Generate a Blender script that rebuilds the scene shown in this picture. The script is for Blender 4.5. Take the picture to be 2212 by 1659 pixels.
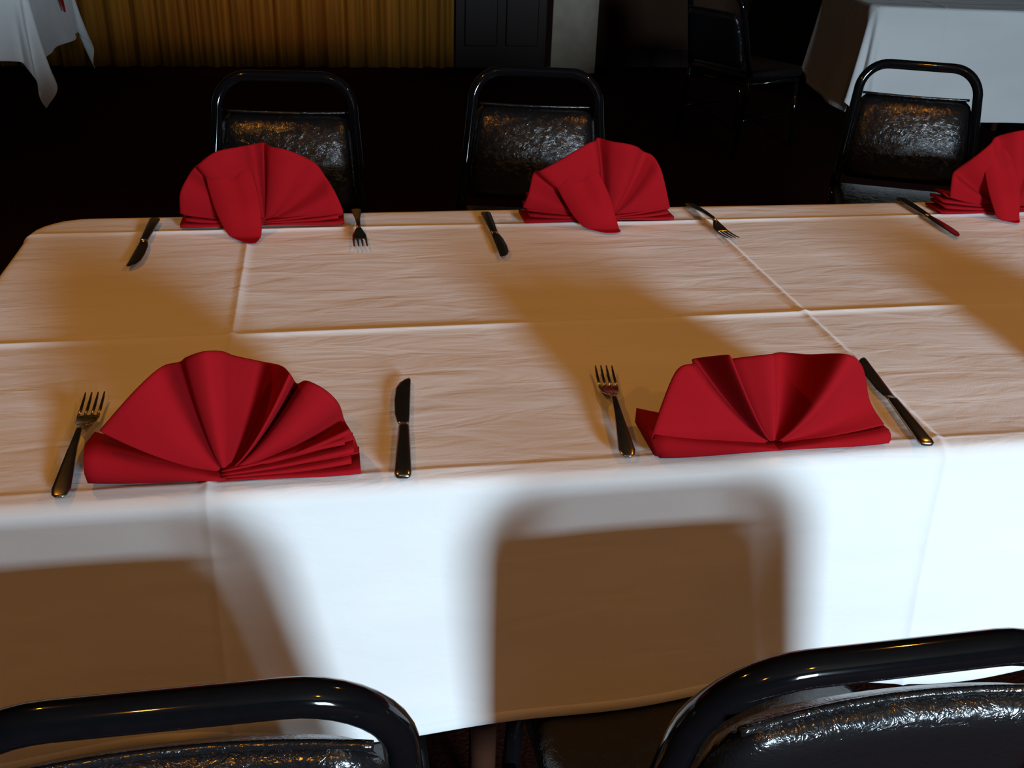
import bpy, bmesh, math, random
from mathutils import Vector, Matrix, noise

scene = bpy.context.scene
for o in list(bpy.data.objects):
    bpy.data.objects.remove(o)
C = scene.collection
PI = math.pi
TZ = 0.75                      # height of the table top

# ------------------------------------------------------------------ camera
cam_d = bpy.data.cameras.new('camera')
cam = bpy.data.objects.new('camera', cam_d)
C.objects.link(cam)
cam_d.sensor_width = 36.0
cam_d.lens = 36.0 * 2204.5 / 2212.0
cam_d.clip_start = 0.02
pitch, yaw, roll = 0.476, 0.190, 0.039
fw = Vector((math.sin(yaw) * math.cos(pitch), math.cos(yaw) * math.cos(pitch), -math.sin(pitch)))
rt = fw.cross(Vector((0, 0, 1))).normalized()
up = rt.cross(fw)
r2 = math.cos(roll) * rt + math.sin(roll) * up
u2 = -math.sin(roll) * rt + math.cos(roll) * up
M = Matrix((r2, u2, -fw)).transposed().to_4x4()
M.translation = Vector((0.817, -0.887, TZ + 0.581))
cam.matrix_world = M
scene.camera = cam

# ------------------------------------------------------------------ world, daylight, lamps
world = bpy.data.worlds.new('world')
scene.world = world
world.use_nodes = True
bg = world.node_tree.nodes['Background']
bg.inputs[0].default_value = (0.45, 0.62, 1.0, 1)
bg.inputs[1].default_value = 0.6

WX0, WX1, WZ0, WZ1, WY = 1.92, 2.74, 0.98, 1.76, -4.16     # the window behind the camera
ld = bpy.data.lights.new('window_daylight', 'AREA')
ld.shape = 'RECTANGLE'
ld.size = WX1 - WX0 - 0.08
ld.size_y = WZ1 - WZ0 - 0.08
ld.energy = 298
ld.color = (0.64, 0.84, 1.0)
lo = bpy.data.objects.new('window_daylight', ld)
lo.location = ((WX0 + WX1) / 2, WY + 0.06, (WZ0 + WZ1) / 2)
lo.rotation_euler = (PI / 2, 0, 0)           # shines along +Y, into the room
C.objects.link(lo)
lo.rotation_euler = Vector((0, 1, 0)).to_track_quat('-Z', 'Y').to_euler()

LAMP = (1.0, 0.37, 0.03)
def ceiling_lamp(x, y, w, spot=None, at=None):
    d = bpy.data.lights.new('ceiling_lamp', 'SPOT')
    d.energy = w
    d.color = LAMP
    d.shadow_soft_size = 0.035
    d.spot_size = math.radians(spot or 150)
    d.spot_blend = 0.8
    o = bpy.data.objects.new('ceiling_lamp', d)
    o.location = (x, y, 2.62)
    if at:
        o.rotation_euler = (Vector(at) - o.location).to_track_quat('-Z', 'Y').to_euler()
        d.spot_blend = 1.0
    C.objects.link(o)
for x, y, w in ((-0.2, 0.7, 29), (2.4, 0.7, 29), (0.2, -1.9, 32), (1.9, -1.9, 32)):
    ceiling_lamp(x, y, w)
ceiling_lamp(0.5, 4.6, 66, 60, (0.48, 6.4, 1.35))       # spot washing the curtain

vs = scene.view_settings
vs.view_transform = 'Standard'
vs.look = 'None'
vs.gamma = 1.0
vs.use_curve_mapping = False
vs.exposure = 0.0

# ------------------------------------------------------------------ materials
def nodes_of(name):
    m = bpy.data.materials.new(name)
    m.use_nodes = True
    nt = m.node_tree
    return m, nt, nt.nodes['Principled BSDF']

def mapping(nt, scale, coord='Object'):
    tc = nt.nodes.new('ShaderNodeTexCoord')
    mp = nt.nodes.new('ShaderNodeMapping')
    mp.inputs['Scale'].default_value = scale
    nt.links.new(tc.outputs[coord], mp.inputs['Vector'])
    return mp

def noise_node(nt, mp, scale, detail=3, distortion=0.0):
    n = nt.nodes.new('ShaderNodeTexNoise')
    n.inputs['Scale'].default_value = scale
    n.inputs['Detail'].default_value = detail
    n.inputs['Distortion'].default_value = distortion
    nt.links.new(mp.outputs[0], n.inputs['Vector'])
    return n

def ramp(nt, src, stops):
    r = nt.nodes.new('ShaderNodeValToRGB')
    e = r.color_ramp.elements
    while len(e) < len(stops):
        e.new(0.5)
    for k, (p, c) in enumerate(stops):
        e[k].position = p
        e[k].color = (*c, 1)
    nt.links.new(src, r.inputs[0])
    return r

def bump(nt, bsdf, src, strength, dist, prev=None):
    b = nt.nodes.new('ShaderNodeBump')
    b.inputs['Strength'].default_value = strength
    b.inputs['Distance'].default_value = dist
    nt.links.new(src, b.inputs['Height'])
    if prev:
        nt.links.new(prev.outputs[0], b.inputs['Normal'])
    nt.links.new(b.outputs[0], bsdf.inputs['Normal'])
    return b

def cloth_mat(name, col, col2, rough=0.9, wrinkle=0.0, weave=900, sheen=0.0, stretch=(1, 1, 1)):
    m, nt, b = nodes_of(name)
    mp = mapping(nt, stretch)
    n = noise_node(nt, mp, 6, 3)
    r = ramp(nt, n.outputs[0], [(0.35, col2), (0.65, col)])
    nt.links.new(r.outputs[0], b.inputs['Base Color'])
    b.inputs['Roughness'].default_value = rough
    b.inputs['Specular IOR Level'].default_value = 0.06
    b.inputs['Sheen Weight'].default_value = sheen
    mp2 = mapping(nt, (1, 1, 1))
    w = noise_node(nt, mp2, weave, 1)
    bb = bump(nt, b, w.outputs[0], 0.25, 0.0006)
    if wrinkle:
        n2 = noise_node(nt, mp, 22, 3, 0.6)
        bump(nt, b, n2.outputs[0], wrinkle, 0.004, bb)
    return m

def plain(name, col, rough, metal=0.0, spec=0.5, nscale=40, nstr=0.0, ndist=0.001, col2=None, stretch=(1, 1, 1)):
    m, nt, b = nodes_of(name)
    mp = mapping(nt, stretch)
    n = noise_node(nt, mp, nscale, 3)
    r = ramp(nt, n.outputs[0], [(0.35, col2 or tuple(c * 0.85 for c in col)), (0.65, col)])
    nt.links.new(r.outputs[0], b.inputs['Base Color'])
    b.inputs['Roughness'].default_value = rough
    b.inputs['Metallic'].default_value = metal
    b.inputs['Specular IOR Level'].default_value = spec
    if nstr:
        bump(nt, b, n.outputs[0], nstr, ndist)
    return m

m_cloth = cloth_mat('white_tablecloth', (0.80, 0.79, 0.78), (0.74, 0.73, 0.72), 0.85, 0.6, sheen=0.35, stretch=(0.35, 1.3, 1))
m_red = cloth_mat('red_napkin', (0.31, 0.006, 0.010), (0.26, 0.0045, 0.008), 0.95, 0.12, 1200, 0.0)
m_tube = plain('black_lacquered_tube', (0.004, 0.004, 0.005), 0.07, 0, 0.5, 60)
m_steel = plain('stainless_steel', (0.42, 0.38, 0.34), 0.24, 1.0, 0.5, 80)
m_carpet = plain('dark_carpet', (0.036, 0.008, 0.004), 0.95, 0, 0.05, 140, 0.6, 0.004, (0.016, 0.0035, 0.002))
m_wall = plain('dark_brown_wall', (0.05, 0.020, 0.010), 0.8, 0, 0.2, 5)
m_panel = plain('dark_wood_panel', (0.020, 0.007, 0.004), 0.5, 0, 0.2, 8, stretch=(6, 6, 0.6))
m_pilaster = plain('grey_beige_plaster', (0.42, 0.34, 0.26), 0.85, 0, 0.2, 12)
m_ceiling = plain('ceiling_paint', (0.10, 0.075, 0.05), 0.9, 0, 0.2, 5)
m_curtain = cloth_mat('gold_curtain', (0.35, 0.150, 0.020), (0.21, 0.082, 0.010), 0.8, 0.0, 500, stretch=(7, 7, 0.12))
m_wood = plain('dark_table_wood', (0.06, 0.022, 0.012), 0.5, 0, 0.3, 10, stretch=(1, 8, 8))
m_frame = plain('window_frame_paint', (0.25, 0.22, 0.2), 0.6, 0, 0.3, 10)

def glass_mat():
    m, nt, b = nodes_of('window_glass')
    b.inputs['Base Color'].default_value = (0.9, 0.95, 1, 1)
    b.inputs['Roughness'].default_value = 0.02
    b.inputs['Transmission Weight'].default_value = 1.0
    return m
m_glass = glass_mat()

def vinyl_mat():
    m, nt, b = nodes_of('black_crinkled_vinyl')
    b.inputs['Base Color'].default_value = (0.008, 0.008, 0.009, 1)
    b.inputs['Roughness'].default_value = 0.17
    b.inputs['Specular IOR Level'].default_value = 0.8
    mp = mapping(nt, (1, 1, 1))
    n = noise_node(nt, mp, 45, 4, 1.6)
    v = nt.nodes.new('ShaderNodeTexVoronoi')
    v.feature = 'DISTANCE_TO_EDGE'
    v.inputs['Scale'].default_value = 70
    mix = nt.nodes.new('ShaderNodeMix')
    mix.data_type = 'VECTOR'
    mix.inputs[0].default_value = 0.06
    nt.links.new(mp.outputs[0], mix.inputs[4])
    nt.links.new(n.outputs['Color'], mix.inputs[5])
    nt.links.new(mix.outputs[1], v.inputs['Vector'])
    bb = bump(nt, b, n.outputs[0], 0.4, 0.0022)
    bump(nt, b, v.outputs['Distance'], 0.35, 0.0020, bb)
    return m
m_vinyl = vinyl_mat()

# ------------------------------------------------------------------ helpers
def link(name, me, mat, parent=None, smooth=True):
    if mat:
        me.materials.append(mat)
    if smooth:
        for p in me.polygons:
            p.use_smooth = True
    o = bpy.data.objects.new(name, me)
    C.objects.link(o)
    if parent:
        o.parent = parent
    return o

def obj(name, bm, mat, parent=None, smooth=True):
    bmesh.ops.recalc_face_normals(bm, faces=bm.faces)
    me = bpy.data.meshes.new(name)
    bm.to_mesh(me)
    bm.free()
    return link(name, me, mat, parent, smooth)

def thing(name, label, cat, loc=(0, 0, 0), rz=0, group=None):
    o = bpy.data.objects.new(name, None)
    C.objects.link(o)
    o.empty_display_size = 0.05
    o.location = loc
    o.rotation_euler = (0, 0, rz)
    tag(o, label, cat, group)
    return o

def tag(o, label, cat, group=None):
    o['label'] = label
    o['category'] = cat
    if group:
        o['group'] = group
    return o

def struct(o):
    o['kind'] = 'structure'
    return o

def dup(root, loc, rz, label, group=None):
    def cp(o, parent):
        c = o.copy()
        C.objects.link(c)
        c.parent = parent
        for ch in o.children:
            cp(ch, c)
        return c
    r = cp(root, None)
    r.location = loc
    r.rotation_euler = (0, 0, rz)
    r['label'] = label
    if group:
        r['group'] = group
    return r

def box(bm, x0, x1, y0, y1, z0, z1, bevel=0.0, seg=2):
    r = bmesh.ops.create_cube(bm, size=1)
    vs_ = r['verts']
    for v in vs_:
        v.co = Vector(((x0 + x1) / 2 + v.co.x * (x1 - x0), (y0 + y1) / 2 + v.co.y * (y1 - y0), (z0 + z1) / 2 + v.co.z * (z1 - z0)))
    if bevel:
        es = list({e for v in vs_ for e in v.link_edges})
        bmesh.ops.bevel(bm, geom=es, offset=bevel, segments=seg, profile=0.5, affect='EDGES')

def tube(bm, pts, rad, n=14, closed_ends=True, flat=1.0):
    pts = [Vector(p) for p in pts]
    rings = []
    prev_n = None
    for i, p in enumerate(pts):
        if i == 0:
            t = pts[1] - p
        elif i == len(pts) - 1:
            t = p - pts[i - 1]
        else:
            t = (pts[i + 1] - p).normalized() + (p - pts[i - 1]).normalized()
        t.normalize()
        if prev_n is None:
            a = Vector((0, 1, 0)) if abs(t.y) < 0.9 else Vector((1, 0, 0))
            nn = (a - t * a.dot(t)).normalized()
        else:
            nn = (prev_n - t * prev_n.dot(t)).normalized()
        prev_n = nn
        b = t.cross(nn)
        rings.append([bm.verts.new(p + rad * (math.cos(2 * PI * k / n) * nn + flat * math.sin(2 * PI * k / n) * b)) for k in range(n)])
    for a, b in zip(rings, rings[1:]):
        for k in range(n):
            bm.faces.new((a[k], a[(k + 1) % n], b[(k + 1) % n], b[k]))
    if closed_ends:
        bm.faces.new(rings[0][::-1])
        bm.faces.new(rings[-1])

def grid_mesh(rows, closed=False):
    """rows: list of equal-length lists of points -> bmesh quad sheet"""
    bm = bmesh.new()
    vv = [[bm.verts.new(p) for p in r] for r in rows]
    for a, b in zip(vv, vv[1:]):
        n = len(a)
        for k in range(n if closed else n - 1):
            bm.faces.new((a[k], a[(k + 1) % n], b[(k + 1) % n], b[k]))
    return bm, vv

def solid(o, t, sub=0, offset=0):
    s = o.modifiers.new('thickness', 'SOLIDIFY')
    s.thickness = t
    s.offset = offset
    if sub:
        d = o.modifiers.new('smooth', 'SUBSURF')
        d.levels = d.render_levels = sub
    return o

# ------------------------------------------------------------------ the room
RX0, RX1, RY0, RY1, RZ = -4.2, 6.6, WY, 6.55, 2.75
def slab(name, args, mat, bevel=0.0):
    bm = bmesh.new()
    for a in args:
        box(bm, *a, bevel)
    return struct(obj(name, bm, mat, None, False))

slab('floor', [(RX0, RX1, RY0, RY1, -0.08, 0.0)], m_carpet)
slab('ceiling', [(RX0, RX1, RY0, RY1, RZ, RZ + 0.08)], m_ceiling)
slab('wall_left', [(RX0 - 0.12, RX0, RY0, RY1, 0, RZ)], m_wall)
slab('wall_right', [(RX1, RX1 + 0.12, RY0, RY1, 0, RZ)], m_wall)
slab('wall_back', [(RX0, RX1, RY1, RY1 + 0.12, 0, RZ)], m_wall)
slab('wall_front', [(RX0, WX0, RY0 - 0.14, RY0, 0, RZ), (WX1, RX1, RY0 - 0.14, RY0, 0, RZ),
                    (WX0, WX1, RY0 - 0.14, RY0, 0, WZ0), (WX0, WX1, RY0 - 0.14, RY0, WZ1, RZ)], m_wall)
w1 = slab('window_1', [(WX0, WX0 + 0.035, WY - 0.10, WY - 0.02, WZ0, WZ1), (WX1 - 0.035, WX1, WY - 0.10, WY - 0.02, WZ0, WZ1),
                       (WX0 + 0.035, WX1 - 0.035, WY - 0.10, WY - 0.02, WZ0, WZ0 + 0.035), (WX0 + 0.035, WX1 - 0.035, WY - 0.10, WY - 0.02, WZ1 - 0.035, WZ1)], m_frame)
bm = bmesh.new()
box(bm, WX0 + 0.035, WX1 - 0.035, WY - 0.066, WY - 0.060, WZ0 + 0.035, WZ1 - 0.035)
obj('pane', bm, m_glass, w1, False)
slab('baseboard_back', [(RX0, RX1, RY1 - 0.025, RY1, 0, 0.12)], m_panel)
# dark panelled stretch between curtain and pilaster
t1 = slab('trim_1', [(1.74, 2.38, RY1 - 0.07, RY1 - 0.026, 0, RZ)], m_panel)
for x0, x1 in ((1.80, 2.03), (2.09, 2.32)):
    bm = bmesh.new()
    box(bm, x0, x1, RY1 - 0.085, RY1 - 0.07, 0.15, 1.2, 0.006, 1)
    obj('panel', bm, m_panel, t1, False)
slab('trim_2', [(2.38, 2.70, 6.28, RY1 - 0.026, 0, RZ)], m_pilaster, 0.006)

# pleated curtain hanging to the floor
def curtain():
    t = thing('gold_curtain', 'pleated gold curtain hanging to the floor along the back wall', 'curtain', (0, 6.42, 0))
    rows = []
    nx = 420
    x0, x1 = -2.0, 1.72
    for j in range(13):
        z = 0.012 + (2.60 - 0.012) * j / 12
        row = []
        for i in range(nx + 1):
            x = x0 + (x1 - x0) * i / nx
            ph = x * 2 * PI / 0.15 + 1.6 * noise.noise((x * 1.7, 3.1, 0)) * 2
            a = 0.019 + 0.010 * noise.noise((x * 3.0, 0.7, z * 0.4))
            y = a * math.sin(ph) + 0.010 * math.sin(ph * 2.1 + 0.5 * z) + 0.006 * noise.noise((x * 14, z, 0))
            row.append((x, y, z))
        rows.append(row)
    bm, _ = grid_mesh(rows)
    solid(obj('drape', bm, m_curtain, t), 0.003)
    bm = bmesh.new()
    tube(bm, [(x0 - 0.1, 0, 2.63), (x1 + 0.02, 0, 2.63)], 0.014)
    obj('curtain_rod', bm, m_tube, t)
curtain()

# ------------------------------------------------------------------ tables and cloths
def axis_samples(a, b, step, marks):
    s = set()
    n = max(2, int(round((b - a) / step)))
    for i in range(n + 1):
        s.add(round(a + (b - a) * i / n, 4))
    for m, offs in marks:
        for o in offs:
            if a < m + o < b:
                s.add(round(m + o, 4))
    return sorted(s)

CR = (-0.009, -0.005, -0.0022, 0, 0.0022, 0.005, 0.009)
ED = (-0.012, -0.006, 0, 0.004, 0.008, 0.012, 0.017, 0.022, 0.03)

def tablecloth(name, label, x0, x1, y0, y1, drop, creases_x, creases_y, step, rad=0.07, tip=1.0, flare=0.03, seed=0.0, wave=0.012, group='white tablecloths'):
    e = 0.017
    cx, cy, hx, hy = (x0 + x1) / 2, (y0 + y1) / 2, (x1 - x0) / 2, (y1 - y0) / 2
    xs = axis_samples(-hx - drop, hx + drop, step, [(c - cx, CR) for c in creases_x] + [(hx, ED), (-hx, [-k for k in ED])])
    ys = axis_samples(-hy - drop, hy + drop, step, [(c - cy, CR) for c in creases_y] + [(hy, ED), (-hy, [-k for k in ED])])
    hxi, hyi = hx - e, hy - e
    rows = []
    for v in ys:
        row = []
        for u in xs:
            qx, qy = max(abs(u) - hxi + rad, 0), max(abs(v) - hyi + rad, 0)
            L = math.hypot(qx, qy)
            dist = L - rad
            d_cr = 0.0
            for c in creases_x:
                k = abs(u - (c - cx))
                d_cr += 0.0030 * max(0, 1 - k / 0.008)
            for c in creases_y:
                k = abs(v - (c - cy))
                d_cr += (0.0032 if c > 0.1 else 0.0014) * max(0, 1 - k / 0.008)
            U, V = u + cx, v + cy
            rip = 0.0011 * noise.noise((U * 3.2 + seed, V * 15 + 0.8 * U, 1.3)) + 0.0020 * noise.noise((U * 1.6, V * 3.5 + seed, 7.7)) + 0.0005 * noise.noise((U * 11, V * 34, 2.2))
            if dist <= 0 or L == 0:
                fade = 1.0
                row.append((U, V, TZ + 0.004 + d_cr + rip * fade))
                continue
            nx_, ny_ = qx / L * (1 if u > 0 else -1), qy / L * (1 if v > 0 else -1)
            bx, by = u - nx_ * dist, v - ny_ * dist
            corner = min(abs(nx_), abs(ny_)) * 1.4142
            a = e * PI / 2
            if dist < a:
                an = dist / e
                o, z = e * math.sin(an), -e * (1 - math.cos(an))
            else:
                h = dist - a
                if corner > 0:
                    h = h / (1 + (1 - tip) * (math.sqrt(2) - 1) * corner)
                t = h / drop
                ang = math.atan2(ny_, nx_)
                s = bx * abs(ny_) + by * abs(nx_)
                wv = wave * (math.sin(s * 9.0 + seed * 3 + 0.8) + 0.6 * math.sin(s * 17.0 + 1.7 + seed))
                fold = corner * 0.045 * math.cos(ang * 8 + PI)
                o = e + flare * h + t * t * (wv + 0.012) + t * (corner * flare * 1.2 * drop + fold)
                z = -e - h * (1 - 0.04 * corner)
            o += d_cr * min(1, dist / a) * 0.8
            row.append((cx + bx + nx_ * o, cy + by + ny_ * o, TZ + 0.004 + z + (d_cr + rip) * max(0, 1 - dist / a)))
        rows.append(row)
    bm, _ = grid_mesh(rows)
    t = thing(name, label, 'tablecloth', (0, 0, 0), 0, group)
    o = obj('cloth', bm, m_cloth, t)
    # stitched hem: a slightly proud double fold running round the edge
    n1, n2 = len(rows), len(rows[0])
    def outward(p, q):
        return [p[0], p[1], p[2]]
    def pick(k, side):
        # k-th line in from the border
        return [rows[k], rows[n1 - 1 - k], [r[k] for r in rows], [r[n2 - 1 - k] for r in rows]][side]
    for side in range(4):
        A, B = pick(0, side), pick(1, side)
        hb = bmesh.new()
        ins = [0.0, 0.0016, 0.0016, 0.0]
        prof = []
        for j, f in enumerate((0.0, 0.15, 0.95, 1.15)):
            line = []
            for p, q in zip(A, B):
                P_, Q_ = Vector(p), Vector(q)
                d = Vector((P_.x - min(max(P_.x, x0 + rad), x1 - rad), P_.y - min(max(P_.y, y0 + rad), y1 - rad), 0))
                d = d.normalized() if d.length > 0 else Vector((0, 0, 1))
                line.append(hb.verts.new(P_.lerp(Q_, f) + d * ins[j]))
            prof.append(line)
        for a_, b_ in zip(prof, prof[1:]):
            for k in range(len(a_) - 1):
                hb.faces.new((a_[k], a_[k + 1], b_[k + 1], b_[k]))
        obj('hem', hb, m_cloth, t)
    return t

def table(name, label, x0, x1, y0, y1, legs_x, group='banquet tables'):
    t = thing(name, label, 'table', ((x0 + x1) / 2, (y0 + y1) / 2, 0), 0, group)
    hx, hy = (x1 - x0) / 2, (y1 - y0) / 2
    bm = bmesh.new()
    box(bm, -hx + 0.02, hx - 0.02, -hy + 0.02, hy - 0.02, TZ - 0.032, TZ - 0.004, 0.01)
    obj('tabletop', bm, m_wood, t, False)
    for lx in legs_x:
        for s in (-1, 1):
            bm = bmesh.new()
            x = lx - (x0 + x1) / 2
            tube(bm, [(x, s * (hy - 0.14), TZ - 0.03), (x, s * (hy - 0.12), 0.006)], 0.019, 12)
            obj('leg', bm, m_wood, t)
        bm = bmesh.new()
        tube(bm, [(x, -hy + 0.13, 0.30), (x, hy - 0.13, 0.30)], 0.011, 10)
        obj('stretcher', bm, m_wood, t)
    return t

TX0, TX1, TD = 0.322, 2.76, 0.914
table('banquet_table', 'long banquet table under the white cloth set with red napkins', TX0, TX1, 0, TD, (0.99, 2.25))
tablecloth('tablecloth', 'creased white tablecloth on the long table in front, set with cutlery', TX0, TX1, 0, TD, 0.315,
           (0.682, 1.492, 2.30), (0.388, 0.815, 0.026), 0.013)
# table in the upper left
LX1, LY0 = -0.46, 4.20
table('banquet_table', 'table hidden under the white cloth beside the gold curtain', LX1 - 1.6, LX1, LY0, LY0 + TD, (LX1 - 1.2, LX1 - 0.55))
tablecloth('tablecloth', 'white tablecloth with a long hanging corner beside the gold curtain', LX1 - 1.6, LX1, LY0, LY0 + TD, 0.31,
           (), (), 0.02, rad=0.05, tip=1.35, flare=0.05, seed=4.0, wave=0.018)
# table in the upper right
QX0, QY0 = 3.46, 3.96
rt_table = table('banquet_table', 'table hidden under the white cloth behind the right-hand chair', QX0, QX0 + 1.5, QY0, QY0 + TD, (QX0 + 0.4, QX0 + 1.1))
rt_cloth = tablecloth('tablecloth', 'white tablecloth hanging low behind the right-hand chair', QX0, QX0 + 1.5, QY0, QY0 + TD, 0.52,
           (QX0 + 0.36,), (), 0.02, rad=0.05, tip=0.0, flare=0.05, seed=9.0, wave=0.010)
turn = Matrix.Translation((QX0, QY0, 0)) @ Matrix.Rotation(math.radians(-10), 4, 'Z') @ Matrix.Translation((-QX0, -QY0, 0))
for o in (rt_table, rt_cloth):                    # stands at a slight angle to the room
    p = turn @ o.location
    o.location = p
    o.rotation_euler = (0, 0, math.radians(-10))

# ------------------------------------------------------------------ chairs
def make_chair(name, label, zb1, wt, wb):
    t = thing(name, label, 'chair', (0, 0, 0), 0, 'black banquet chairs')
    # wt, wb: half width of the frame at the shoulder and at the seat
    zt, zs = 0.806, 0.43
    yt, ys = -0.290, -0.195
    def back(z):                   # frame centre line on the leaning back plane
        f = (z - zs) / (zt - zs)
        return ys + (yt - ys) * f
    def half(z):
        f = (z - zs) / (zt - 0.0125 - zs)
        return wb + (wt - wb) * f
    R = 0.085
    pts = []
    ztop = zt - 0.0125
    for k in range(7):
        z = zs - 0.02 + (ztop - R - zs + 0.02) * k / 6
        pts.append((-half(z), back(z), z))
    xs_ = half(ztop - R)
    for k in range(1, 11):
        a = PI - (PI / 2) * k / 10
        pts.append((-xs_ + R + R * math.cos(a), back(ztop - R + R * math.sin(a)), ztop - R + R * math.sin(a)))
    pts += [(-p[0], p[1], p[2]) for p in pts[::-1]]
    bm = bmesh.new()
    tube(bm, pts, 0.0148, 18)
    obj('back_frame', bm, m_tube, t)
    # padded back
    zb0 = 0.440
    rows = []
    nU, nV = 22, 16
    for side in (1, -1):
        for j in range(nV + 1):
            v = j / nV if side == 1 else 1 - j / nV
            z = zb0 + (zb1 - zb0) * v
            row = []
            for i in range(nU + 1):
                uu = -1 + 2 * i / nU
                ev = 1 - abs(2 * v - 1) ** 8
                eu = 1 - abs(uu) ** 8
                th = 0.026 * (max(ev, 0) * max(eu, 0)) ** 0.5
                w = half(z) - 0.010
                # corners rounded in outline
                cr = 0.022 * max(0, (abs(2 * v - 1) - 0.75) / 0.25) ** 2
                x = uu * (w - cr)
                row.append((x, back(z) - 0.002 + side * th - 0.015 * uu * uu - 0.015 * (2 * v - 1) ** 2, z))
            rows.append(row)
    bm, _ = grid_mesh(rows)
    bmesh.ops.remove_doubles(bm, verts=bm.verts, dist=0.0004)
    obj('backrest', bm, m_vinyl, t)
    # piping round the edge of the pad
    pip = []
    for k in range(41):
        f = k / 40
        z = zb1 - 0.012
        pip.append((-half(z) + 0.02 + (2 * half(z) - 0.04) * f, back(zb1) - 0.017 - 0.015 * (2 * f - 1) ** 2, zb1 + 0.001))
    bm = bmesh.new()
    tube(bm, pip, 0.004, 8)
    obj('piping', bm, m_vinyl, bpy_last(t, 'backrest'))
    # seat
    bm = bmesh.new()
    box(bm, -0.21, 0.21, -0.20, 0.22, 0.372, 0.430, 0.026, 4)
    obj('seat', bm, m_vinyl, t)
    bm = bmesh.new()
    loop = []
    for (x, y) in ((-0.19, -0.19), (-0.19, 0.20), (0.19, 0.20), (0.19, -0.19), (-0.19, -0.19)):
        loop.append((x, y, 0.362))
    tube(bm, loop, 0.011, 10)
    obj('seat_frame', bm, m_tube, t)
    for s in (-1, 1):
        bm = bmesh.new()
        tube(bm, [(s * wb, back(0.42), 0.42), (s * 0.207, -0.195, 0.34), (s * 0.21, -0.24, 0.006)], 0.0125, 12)
        obj('leg', bm, m_tube, t)
        bm = bmesh.new()
        tube(bm, [(s * 0.19, 0.19, 0.365), (s * 0.20, 0.215, 0.006)], 0.0125, 12)
        obj('leg', bm, m_tube, t)
        bm = bmesh.new()
        tube(bm, [(s * 0.206, -0.219, 0.19), (s * 0.197, 0.206, 0.19)], 0.008, 10)
        obj('stretcher', bm, m_tube, t)
    return t

def bpy_last(t, name):
    for ch in t.children:
        if ch.name.split('.')[0] == name:
            return ch

chair = make_chair('banquet_chair', 'black chair in front at lower left, tucked against the near tablecloth', 0.762, 0.157, 0.185)
chair.location = (0.689, -0.040, 0)
dup(chair, (1.232, -0.062, 0), math.radians(1), 'black vinyl chair in front at lower right, its crinkled back showing')
far = make_chair('banquet_chair', 'dark chair across the table beneath the gold curtain', 0.698, 0.172, 0.205)
far.location = (0.686, 1.672, 0)
far.rotation_euler = (0, 0, math.radians(174))
dup(far, (1.360, 1.748, 0), math.radians(169), 'black chair across the table in line with the grey pilaster')
dup(far, (2.556, 1.885, 0), math.radians(156), 'black chair across the table against the hanging white cloth')
dup(far, (2.98, 4.29, 0), math.radians(-64), 'shadowy black chair turned towards the right-hand back table')

# ------------------------------------------------------------------ folded napkins
def catmull(pts, per=7):
    out = []
    n = len(pts)
    for i in range(n - 1):
        p0, p1, p2, p3 = pts[max(i - 1, 0)], pts[i], pts[i + 1], pts[min(i + 2, n - 1)]
        for k in range(per):
            t = k / per
            out.append(tuple(0.5 * ((2 * b) + (-a + c) * t + (2 * a - 5 * b + 4 * c - d) * t * t + (-a + 3 * b - 3 * c + d) * t ** 3)
                             for a, b, c, d in zip(p0, p1, p2, p3)))
    out.append(tuple(pts[-1]))
    return out

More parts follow.
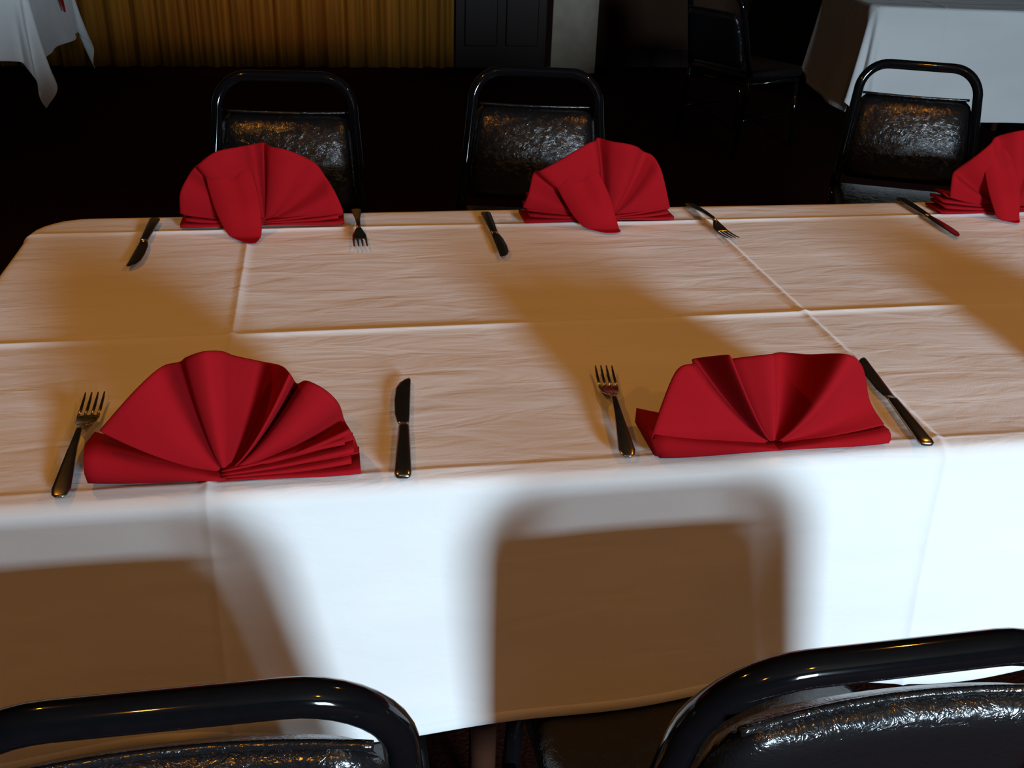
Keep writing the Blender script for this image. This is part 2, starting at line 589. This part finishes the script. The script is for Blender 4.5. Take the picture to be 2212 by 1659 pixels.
def napkin(label, loc, lean, rim, layers, tail=None, rz=0.0, amp=1.0, front=0.012):
    t = thing('fan_napkin', label, 'napkin', loc, rz, 'red fan-folded napkins')
    ln = math.radians(lean)
    def P3(x, zz, n):
        return (x, zz * math.sin(ln) - n * math.cos(ln), max(0.0015, zz * math.cos(ln) + n * math.sin(ln)))
    kz = 0.42 if lean < 0 else 0.22          # pleats standing forward reach a little higher
    dense = catmull([(x, z + max(-0.014, n * 0.01 * amp) * kz * min(1, z / 0.06), n * 0.01 * amp) for x, z, n in rim])
    NR = 14
    rows = []
    for j in range(NR + 1):
        r = 0.03 + 0.97 * j / NR
        row = []
        for i, (x, z, n) in enumerate(dense):
            g = r ** 0.75 if r < 1 else 1
            puff = 0.0035 * math.sin(PI * r)
            row.append(P3(x * r ** 0.76, z * r ** 1.08 + 0.004 * (1 - r), n * g + puff))
        rows.append(row)
    # rim turned under: the fold at the top of the fan
    rows.append([P3(x * 0.995, z * 0.995, n - 0.006) for x, z, n in dense])
    rows.append([P3(x * 0.93, z * 0.93, n - 0.008) for x, z, n in dense])
    bm, _ = grid_mesh(rows)
    solid(obj('fan', bm, m_red, t), 0.0014, 1)
    # stacked flat pleats under the fan
    for s, n_l, L, h, back in layers:
        for k in range(n_l):
            rows = []
            for i in range(13):
                f = i / 12
                x = s * (-0.003 + (L + 0.003 - 0.006 * (k % 2) - 0.003 * k) * f)
                sp0, sp1 = 0.0022, h / n_l
                zb = 0.001 + k * (sp0 + (sp1 - sp0) * f) + 0.001 * math.sin(f * 5 + k)
                th = (sp0 + (sp1 - sp0) * f) * 0.86
                fy = -front - 0.006 * math.sin(f * 2.5 + k * 0.8) * 0.8 + 0.003 * k
                by = 0.010 + (back - 0.010) * f ** 0.8
                ring = []
                for a in range(5):                      # rounded fold facing the front
                    an = PI / 2 + PI * a / 4
                    ring.append((x, fy + th * 0.5 + th * 0.5 * math.cos(an), zb + th / 2 + th / 2 * math.sin(an)))
                ring.append((x, by, zb))
                ring.append((x, by, zb + th * 0.75))
                rows.append([(p[0], p[1], max(p[2], 0.0008)) for p in ring])
            bm, vv = grid_mesh(rows, True)
            bm.faces.new(vv[0][::-1])
            bm.faces.new(vv[-1])
            obj('folded_pleat', bm, m_red, t)
    if tail:
        # (x, z, n, half width, bulge) from the face of the fan down to the tip lying on the cloth
        dn = catmull(tail, 6)
        rows = []
        for i, (x, z, n, w, b) in enumerate(dn):
            j0, j1 = max(i - 1, 0), min(i + 1, len(dn) - 1)
            tx, tz = dn[j1][0] - dn[j0][0], (dn[j1][1] - dn[j0][1]) - 0.6 * (dn[j1][2] - dn[j0][2])
            l = math.hypot(tx, tz) or 1
            px_, pz_ = -tz / l, tx / l
            row = []
            for q in range(11):
                s = -1 + q / 5
                pz2 = z + pz_ * w * s * max(0.0, min(1, z / 0.04))
                row.append(P3(x + px_ * w * s, pz2 - b * 0.0, n + b * (1 - s * s) - 0.004 * abs(s) ** 3 - 0.008 * math.exp(-((s - 0.15) / 0.3) ** 2) * min(1.0, max(0.0, (z - 0.01) / 0.06))))
            rows.append(row)
        bm, _ = grid_mesh(rows)
        solid(obj('tail', bm, m_red, t), 0.0016, 1)
    return t

RIM1 = [(-0.117, 0.053, 0.9), (-0.08, 0.089, 1.5), (-0.054, 0.113, 1.0), (-0.042, 0.120, -1.6), (-0.031, 0.123, 0.4), (-0.012, 0.126, 1.4), (0.004, 0.127, 0.8), (0.016, 0.124, -0.4), (0.039, 0.115, -2.6), (0.059, 0.109, -2.9), (0.071, 0.1, 1.5), (0.0755, 0.092, -1.4), (0.087, 0.093, 0.8), (0.105, 0.082, 1.4), (0.118, 0.068, 0.6), (0.123, 0.050, -1.4), (0.128, 0.041, 0.4), (0.133, 0.03, -0.6), (0.137, 0.016, 0.3)]
RIM2 = [(-0.146, 0.018, 0.5), (-0.123, 0.085, 1.4), (-0.100, 0.096, 1.0), (-0.078, 0.101, -2.4), (-0.065, 0.102, 1.9), (-0.057, 0.101, -0.6), (-0.040, 0.101, 0.4), (-0.010, 0.102, 1.2), (0.008, 0.103, -1.6), (0.030, 0.103, -2.8), (0.052, 0.102, -1.4), (0.072, 0.097, 1.7), (0.101, 0.084, 0.6), (0.120, 0.045, -0.4), (0.131, 0.018, 0.4)]
RIM3 = [(-0.138, 0.021, 0.3), (-0.133, 0.056, 1.0), (-0.119, 0.084, 0.4), (-0.107, 0.102, -1.8), (-0.098, 0.108, 0.8), (-0.068, 0.129, 1.2), (-0.028, 0.138, 0.6), (-0.006, 0.142, 0.8), (0.007, 0.141, -2.4), (0.020, 0.138, 0.0), (0.045, 0.132, 1.2), (0.070, 0.121, 0.8), (0.092, 0.107, -1.2), (0.106, 0.085, -1.4), (0.122, 0.055, 0.9), (0.134, 0.022, 0.5), (0.133, 0.01, -0.3)]
RIM4 = [(-0.163, 0.026, 0.3), (-0.155, 0.053, 0.8), (-0.144, 0.088, -1.6), (-0.137, 0.094, 0.8), (-0.107, 0.111, 1.0), (-0.061, 0.141, 1.2), (-0.044, 0.147, 0.4), (-0.031, 0.148, -2.6), (-0.014, 0.146, 0.0), (0.012, 0.141, 1.2), (0.033, 0.135, 0.6), (0.052, 0.126, -1.6), (0.068, 0.118, -0.8), (0.081, 0.09, 1.1), (0.104, 0.035, 0.6), (0.112, 0.016, -0.3)]
RIM5 = [(-0.150, 0.030, 0.3), (-0.160, 0.070, 0.6), (-0.148, 0.084, -0.7), (-0.130, 0.110, 0.8), (-0.107, 0.135, 0.9), (-0.085, 0.150, -0.9), (-0.060, 0.160, 0.9), (-0.025, 0.163, 0.5), (-0.012, 0.162, -1.4), (0.01, 0.158, 0.3), (0.05, 0.145, 1.0), (0.075, 0.13, -0.8), (0.1, 0.105, 0.6), (0.125, 0.06, -0.5), (0.13, 0.02, 0.3)]
CZ = TZ + 0.0068
napkin('red fan napkin at front left with a deep dark centre pleat', (0.699, 0.035, CZ), 20, RIM1, [(-1, 1, 0.132, 0.050, 0.050), (1, 4, 0.137, 0.032, 0.035)], amp=1.65)
napkin('red fan napkin at front right, flat-topped, beside the slanted knife', (1.293, 0.026, CZ), 20, RIM2, [(-1, 1, 0.137, 0.017, 0.060), (1, 1, 0.132, 0.020, 0.040), (-1, 1, 0.141, 0.030, 0.070)], amp=1.65)
napkin('red fan napkin on the near edge outside the frame to the right', (1.885, 0.035, CZ), 20, [(-x, z, n) for x, z, n in RIM1[::-1]], [(-1, 4, 0.137, 0.030, 0.035), (1, 3, 0.137, 0.034, 0.050)], amp=1.65)
T3 = [(-0.056, 0.118, -0.004, 0.036, 0.001), (-0.051, 0.094, 0.010, 0.038, 0.004), (-0.041, 0.055, 0.034, 0.038, 0.008), (-0.031, 0.020, 0.062, 0.031, 0.009), (-0.022, 0.006, 0.093, 0.018, 0.005), (-0.017, 0.003, 0.108, 0.009, 0.001)]
T4 = [(-0.088, 0.110, -0.004, 0.036, 0.001), (-0.073, 0.086, 0.010, 0.039, 0.004), (-0.052, 0.050, 0.030, 0.038, 0.007), (-0.034, 0.018, 0.050, 0.034, 0.008), (-0.022, 0.006, 0.072, 0.025, 0.005), (-0.018, 0.003, 0.082, 0.018, 0.001)]
T5 = [(-0.082, 0.128, -0.004, 0.026, 0.001), (-0.072, 0.092, 0.014, 0.030, 0.006), (-0.058, 0.048, 0.036, 0.030, 0.008), (-0.052, 0.016, 0.054, 0.024, 0.008), (-0.048, 0.006, 0.068, 0.016, 0.005), (-0.046, 0.003, 0.076, 0.008, 0.001)]
napkin('red fan napkin at far left with its tail on the cloth', (0.706, 0.848, CZ), -8, RIM3, [(-1, 5, 0.138, 0.040, 0.045), (1, 3, 0.135, 0.024, 0.045)], T3, front=0.018)
napkin('red fan napkin at far centre, in front of the second chair', (1.316, 0.832, CZ), -8, RIM4, [(-1, 5, 0.160, 0.040, 0.045), (1, 3, 0.115, 0.024, 0.050)], T4, front=0.016)
napkin('red fan napkin at the far right, cut off by the frame', (2.126, 0.828, CZ), -8, RIM5, [(-1, 4, 0.165, 0.034, 0.045), (1, 3, 0.130, 0.024, 0.045)], T5, front=0.016)
ln_ = napkin('red fan napkin drooping over the edge of the table beside the curtain', (LX1 - 0.11, LY0 + 0.43, CZ), -8, RIM3, [(-1, 4, 0.138, 0.034, 0.045), (1, 3, 0.135, 0.024, 0.045)], rz=PI / 2)
rows = []
for x, n, z, w in catmull([(0, 0.012, 0.06, 0.03), (0, 0.05, 0.022, 0.045), (0, 0.10, 0.008, 0.055), (0, 0.125, 0.004, 0.055), (0, 0.146, -0.014, 0.054), (0.002, 0.155, -0.05, 0.045), (0.006, 0.162, -0.11, 0.026), (0.010, 0.166, -0.168, 0.003)], 5):
    rows.append([(x + w * (-1 + q / 4), -n - 0.006 * math.cos((-1 + q / 4) * 2), z) for q in range(9)])
bm, _ = grid_mesh(rows)
solid(obj('tail', bm, m_red, ln_), 0.0016, 1)

# ------------------------------------------------------------------ cutlery
def strip(bm, sec, n=10):
    """sec: (y, half width, z centre, thickness, x centre); rounded flat bar"""
    rings = []
    for y, w, z, th, x in sec:
        ring = []
        for k in range(n):
            a = 2 * PI * k / n
            ca, sa = math.cos(a), math.sin(a)
            ring.append(bm.verts.new((x + w * math.copysign(abs(ca) ** 0.6, ca), y, z + th / 2 * math.copysign(abs(sa) ** 0.8, sa))))
        rings.append(ring)
    for a, b in zip(rings, rings[1:]):
        for k in range(n):
            bm.faces.new((a[k], a[(k + 1) % n], b[(k + 1) % n], b[k]))
    bm.faces.new(rings[0][::-1])
    bm.faces.new(rings[-1])

def make_fork(label):
    t = thing('dinner_fork', label, 'fork', (0, 0, 0), 0, 'dinner forks')
    bm = bmesh.new()
    strip(bm, [(0, 0.004, 0.0035, 0.002, 0), (0.003, 0.0075, 0.0038, 0.003, 0), (0.012, 0.0095, 0.005, 0.0036, 0), (0.04, 0.0075, 0.008, 0.0042, 0), (0.08, 0.0048, 0.012, 0.0044, 0), (0.115, 0.0036, 0.0135, 0.0042, 0), (0.130, 0.0042, 0.011, 0.0036, 0)])
    obj('handle', bm, m_steel, t)
    bm = bmesh.new()
    strip(bm, [(0.128, 0.004, 0.0115, 0.0036, 0), (0.136, 0.0075, 0.0085, 0.003, 0), (0.146, 0.0112, 0.0055, 0.0026, 0), (0.158, 0.0122, 0.0036, 0.0024, 0), (0.164, 0.0122, 0.0034, 0.0022, 0)])
    hd = obj('head', bm, m_steel, t)
    for k in range(4):
        x = -0.0104 + 0.00693 * k
        bm = bmesh.new()
        strip(bm, [(0.162, 0.0020, 0.0034, 0.0022, x), (0.180, 0.0018, 0.0040, 0.0021, x), (0.200, 0.0015, 0.0060, 0.0019, x), (0.212, 0.0008, 0.0082, 0.0012, x)], 8)
        obj('tine', bm, m_steel, hd)
    return t

def make_knife(label):
    t = thing('dinner_knife', label, 'knife', (0, 0, 0), 0, 'dinner knives')
    bm = bmesh.new()
    strip(bm, [(0, 0.006, 0.0042, 0.004, 0), (0.002, 0.0085, 0.0045, 0.006, 0), (0.01, 0.0092, 0.0048, 0.0072, 0), (0.06, 0.0080, 0.0045, 0.007, 0), (0.105, 0.0066, 0.0042, 0.006, 0), (0.112, 0.0060, 0.0040, 0.005, 0)])
    obj('handle', bm, m_steel, t)
    bm = bmesh.new()
    strip(bm, [(0.110, 0.0058, 0.0040, 0.0042, 0), (0.118, 0.0072, 0.0036, 0.0026, -0.0010), (0.135, 0.0088, 0.0034, 0.0022, -0.0022), (0.17, 0.0096, 0.0034, 0.0020, -0.0026), (0.20, 0.0090, 0.0034, 0.0019, -0.0018), (0.214, 0.0070, 0.0034, 0.0018, 0.0004), (0.222, 0.0042, 0.0034, 0.0016, 0.0030), (0.226, 0.0012, 0.0034, 0.0012, 0.0050)])
    obj('blade', bm, m_steel, t)
    return t

def aim(o, tail_pt, head_pt):
    (x0, y0), (x1, y1) = tail_pt, head_pt
    o.location = (x0, y0, TZ + 0.0070)
    o.rotation_euler = (0, 0, math.atan2(y1 - y0, x1 - x0) - PI / 2)

fork = make_fork('dinner fork left of the front left napkin')
aim(fork, (0.543, 0.009), (0.540, 0.222))
for lab, a, b in (('dinner fork left of the front right napkin', (1.122, 0.018), (1.150, 0.243)),
                  ('dinner fork beside the far left napkin', (0.864, 0.905), (0.864, 0.709)),
                  ('dinner fork to the right of the far centre napkin', (1.486, 0.900), (1.497, 0.707))):
    aim(dup(fork, (0, 0, 0), 0, lab), a, b)
knife = make_knife('dinner knife right of the front left napkin')
aim(knife, (0.878, 0.004), (0.897, 0.219))
for lab, a, b in (('dinner knife slanting beside the front right napkin', (1.466, 0.003), (1.497, 0.224)),
                  ('dinner knife at the far left corner of the table', (0.523, 0.868), (0.516, 0.643)),
                  ('dinner knife to the left of the far centre napkin', (1.093, 0.866), (1.091, 0.641)),
                  ('dinner knife to the left of the far right napkin', (1.925, 0.905), (1.918, 0.683))):
    aim(dup(knife, (0, 0, 0), 0, lab), a, b)
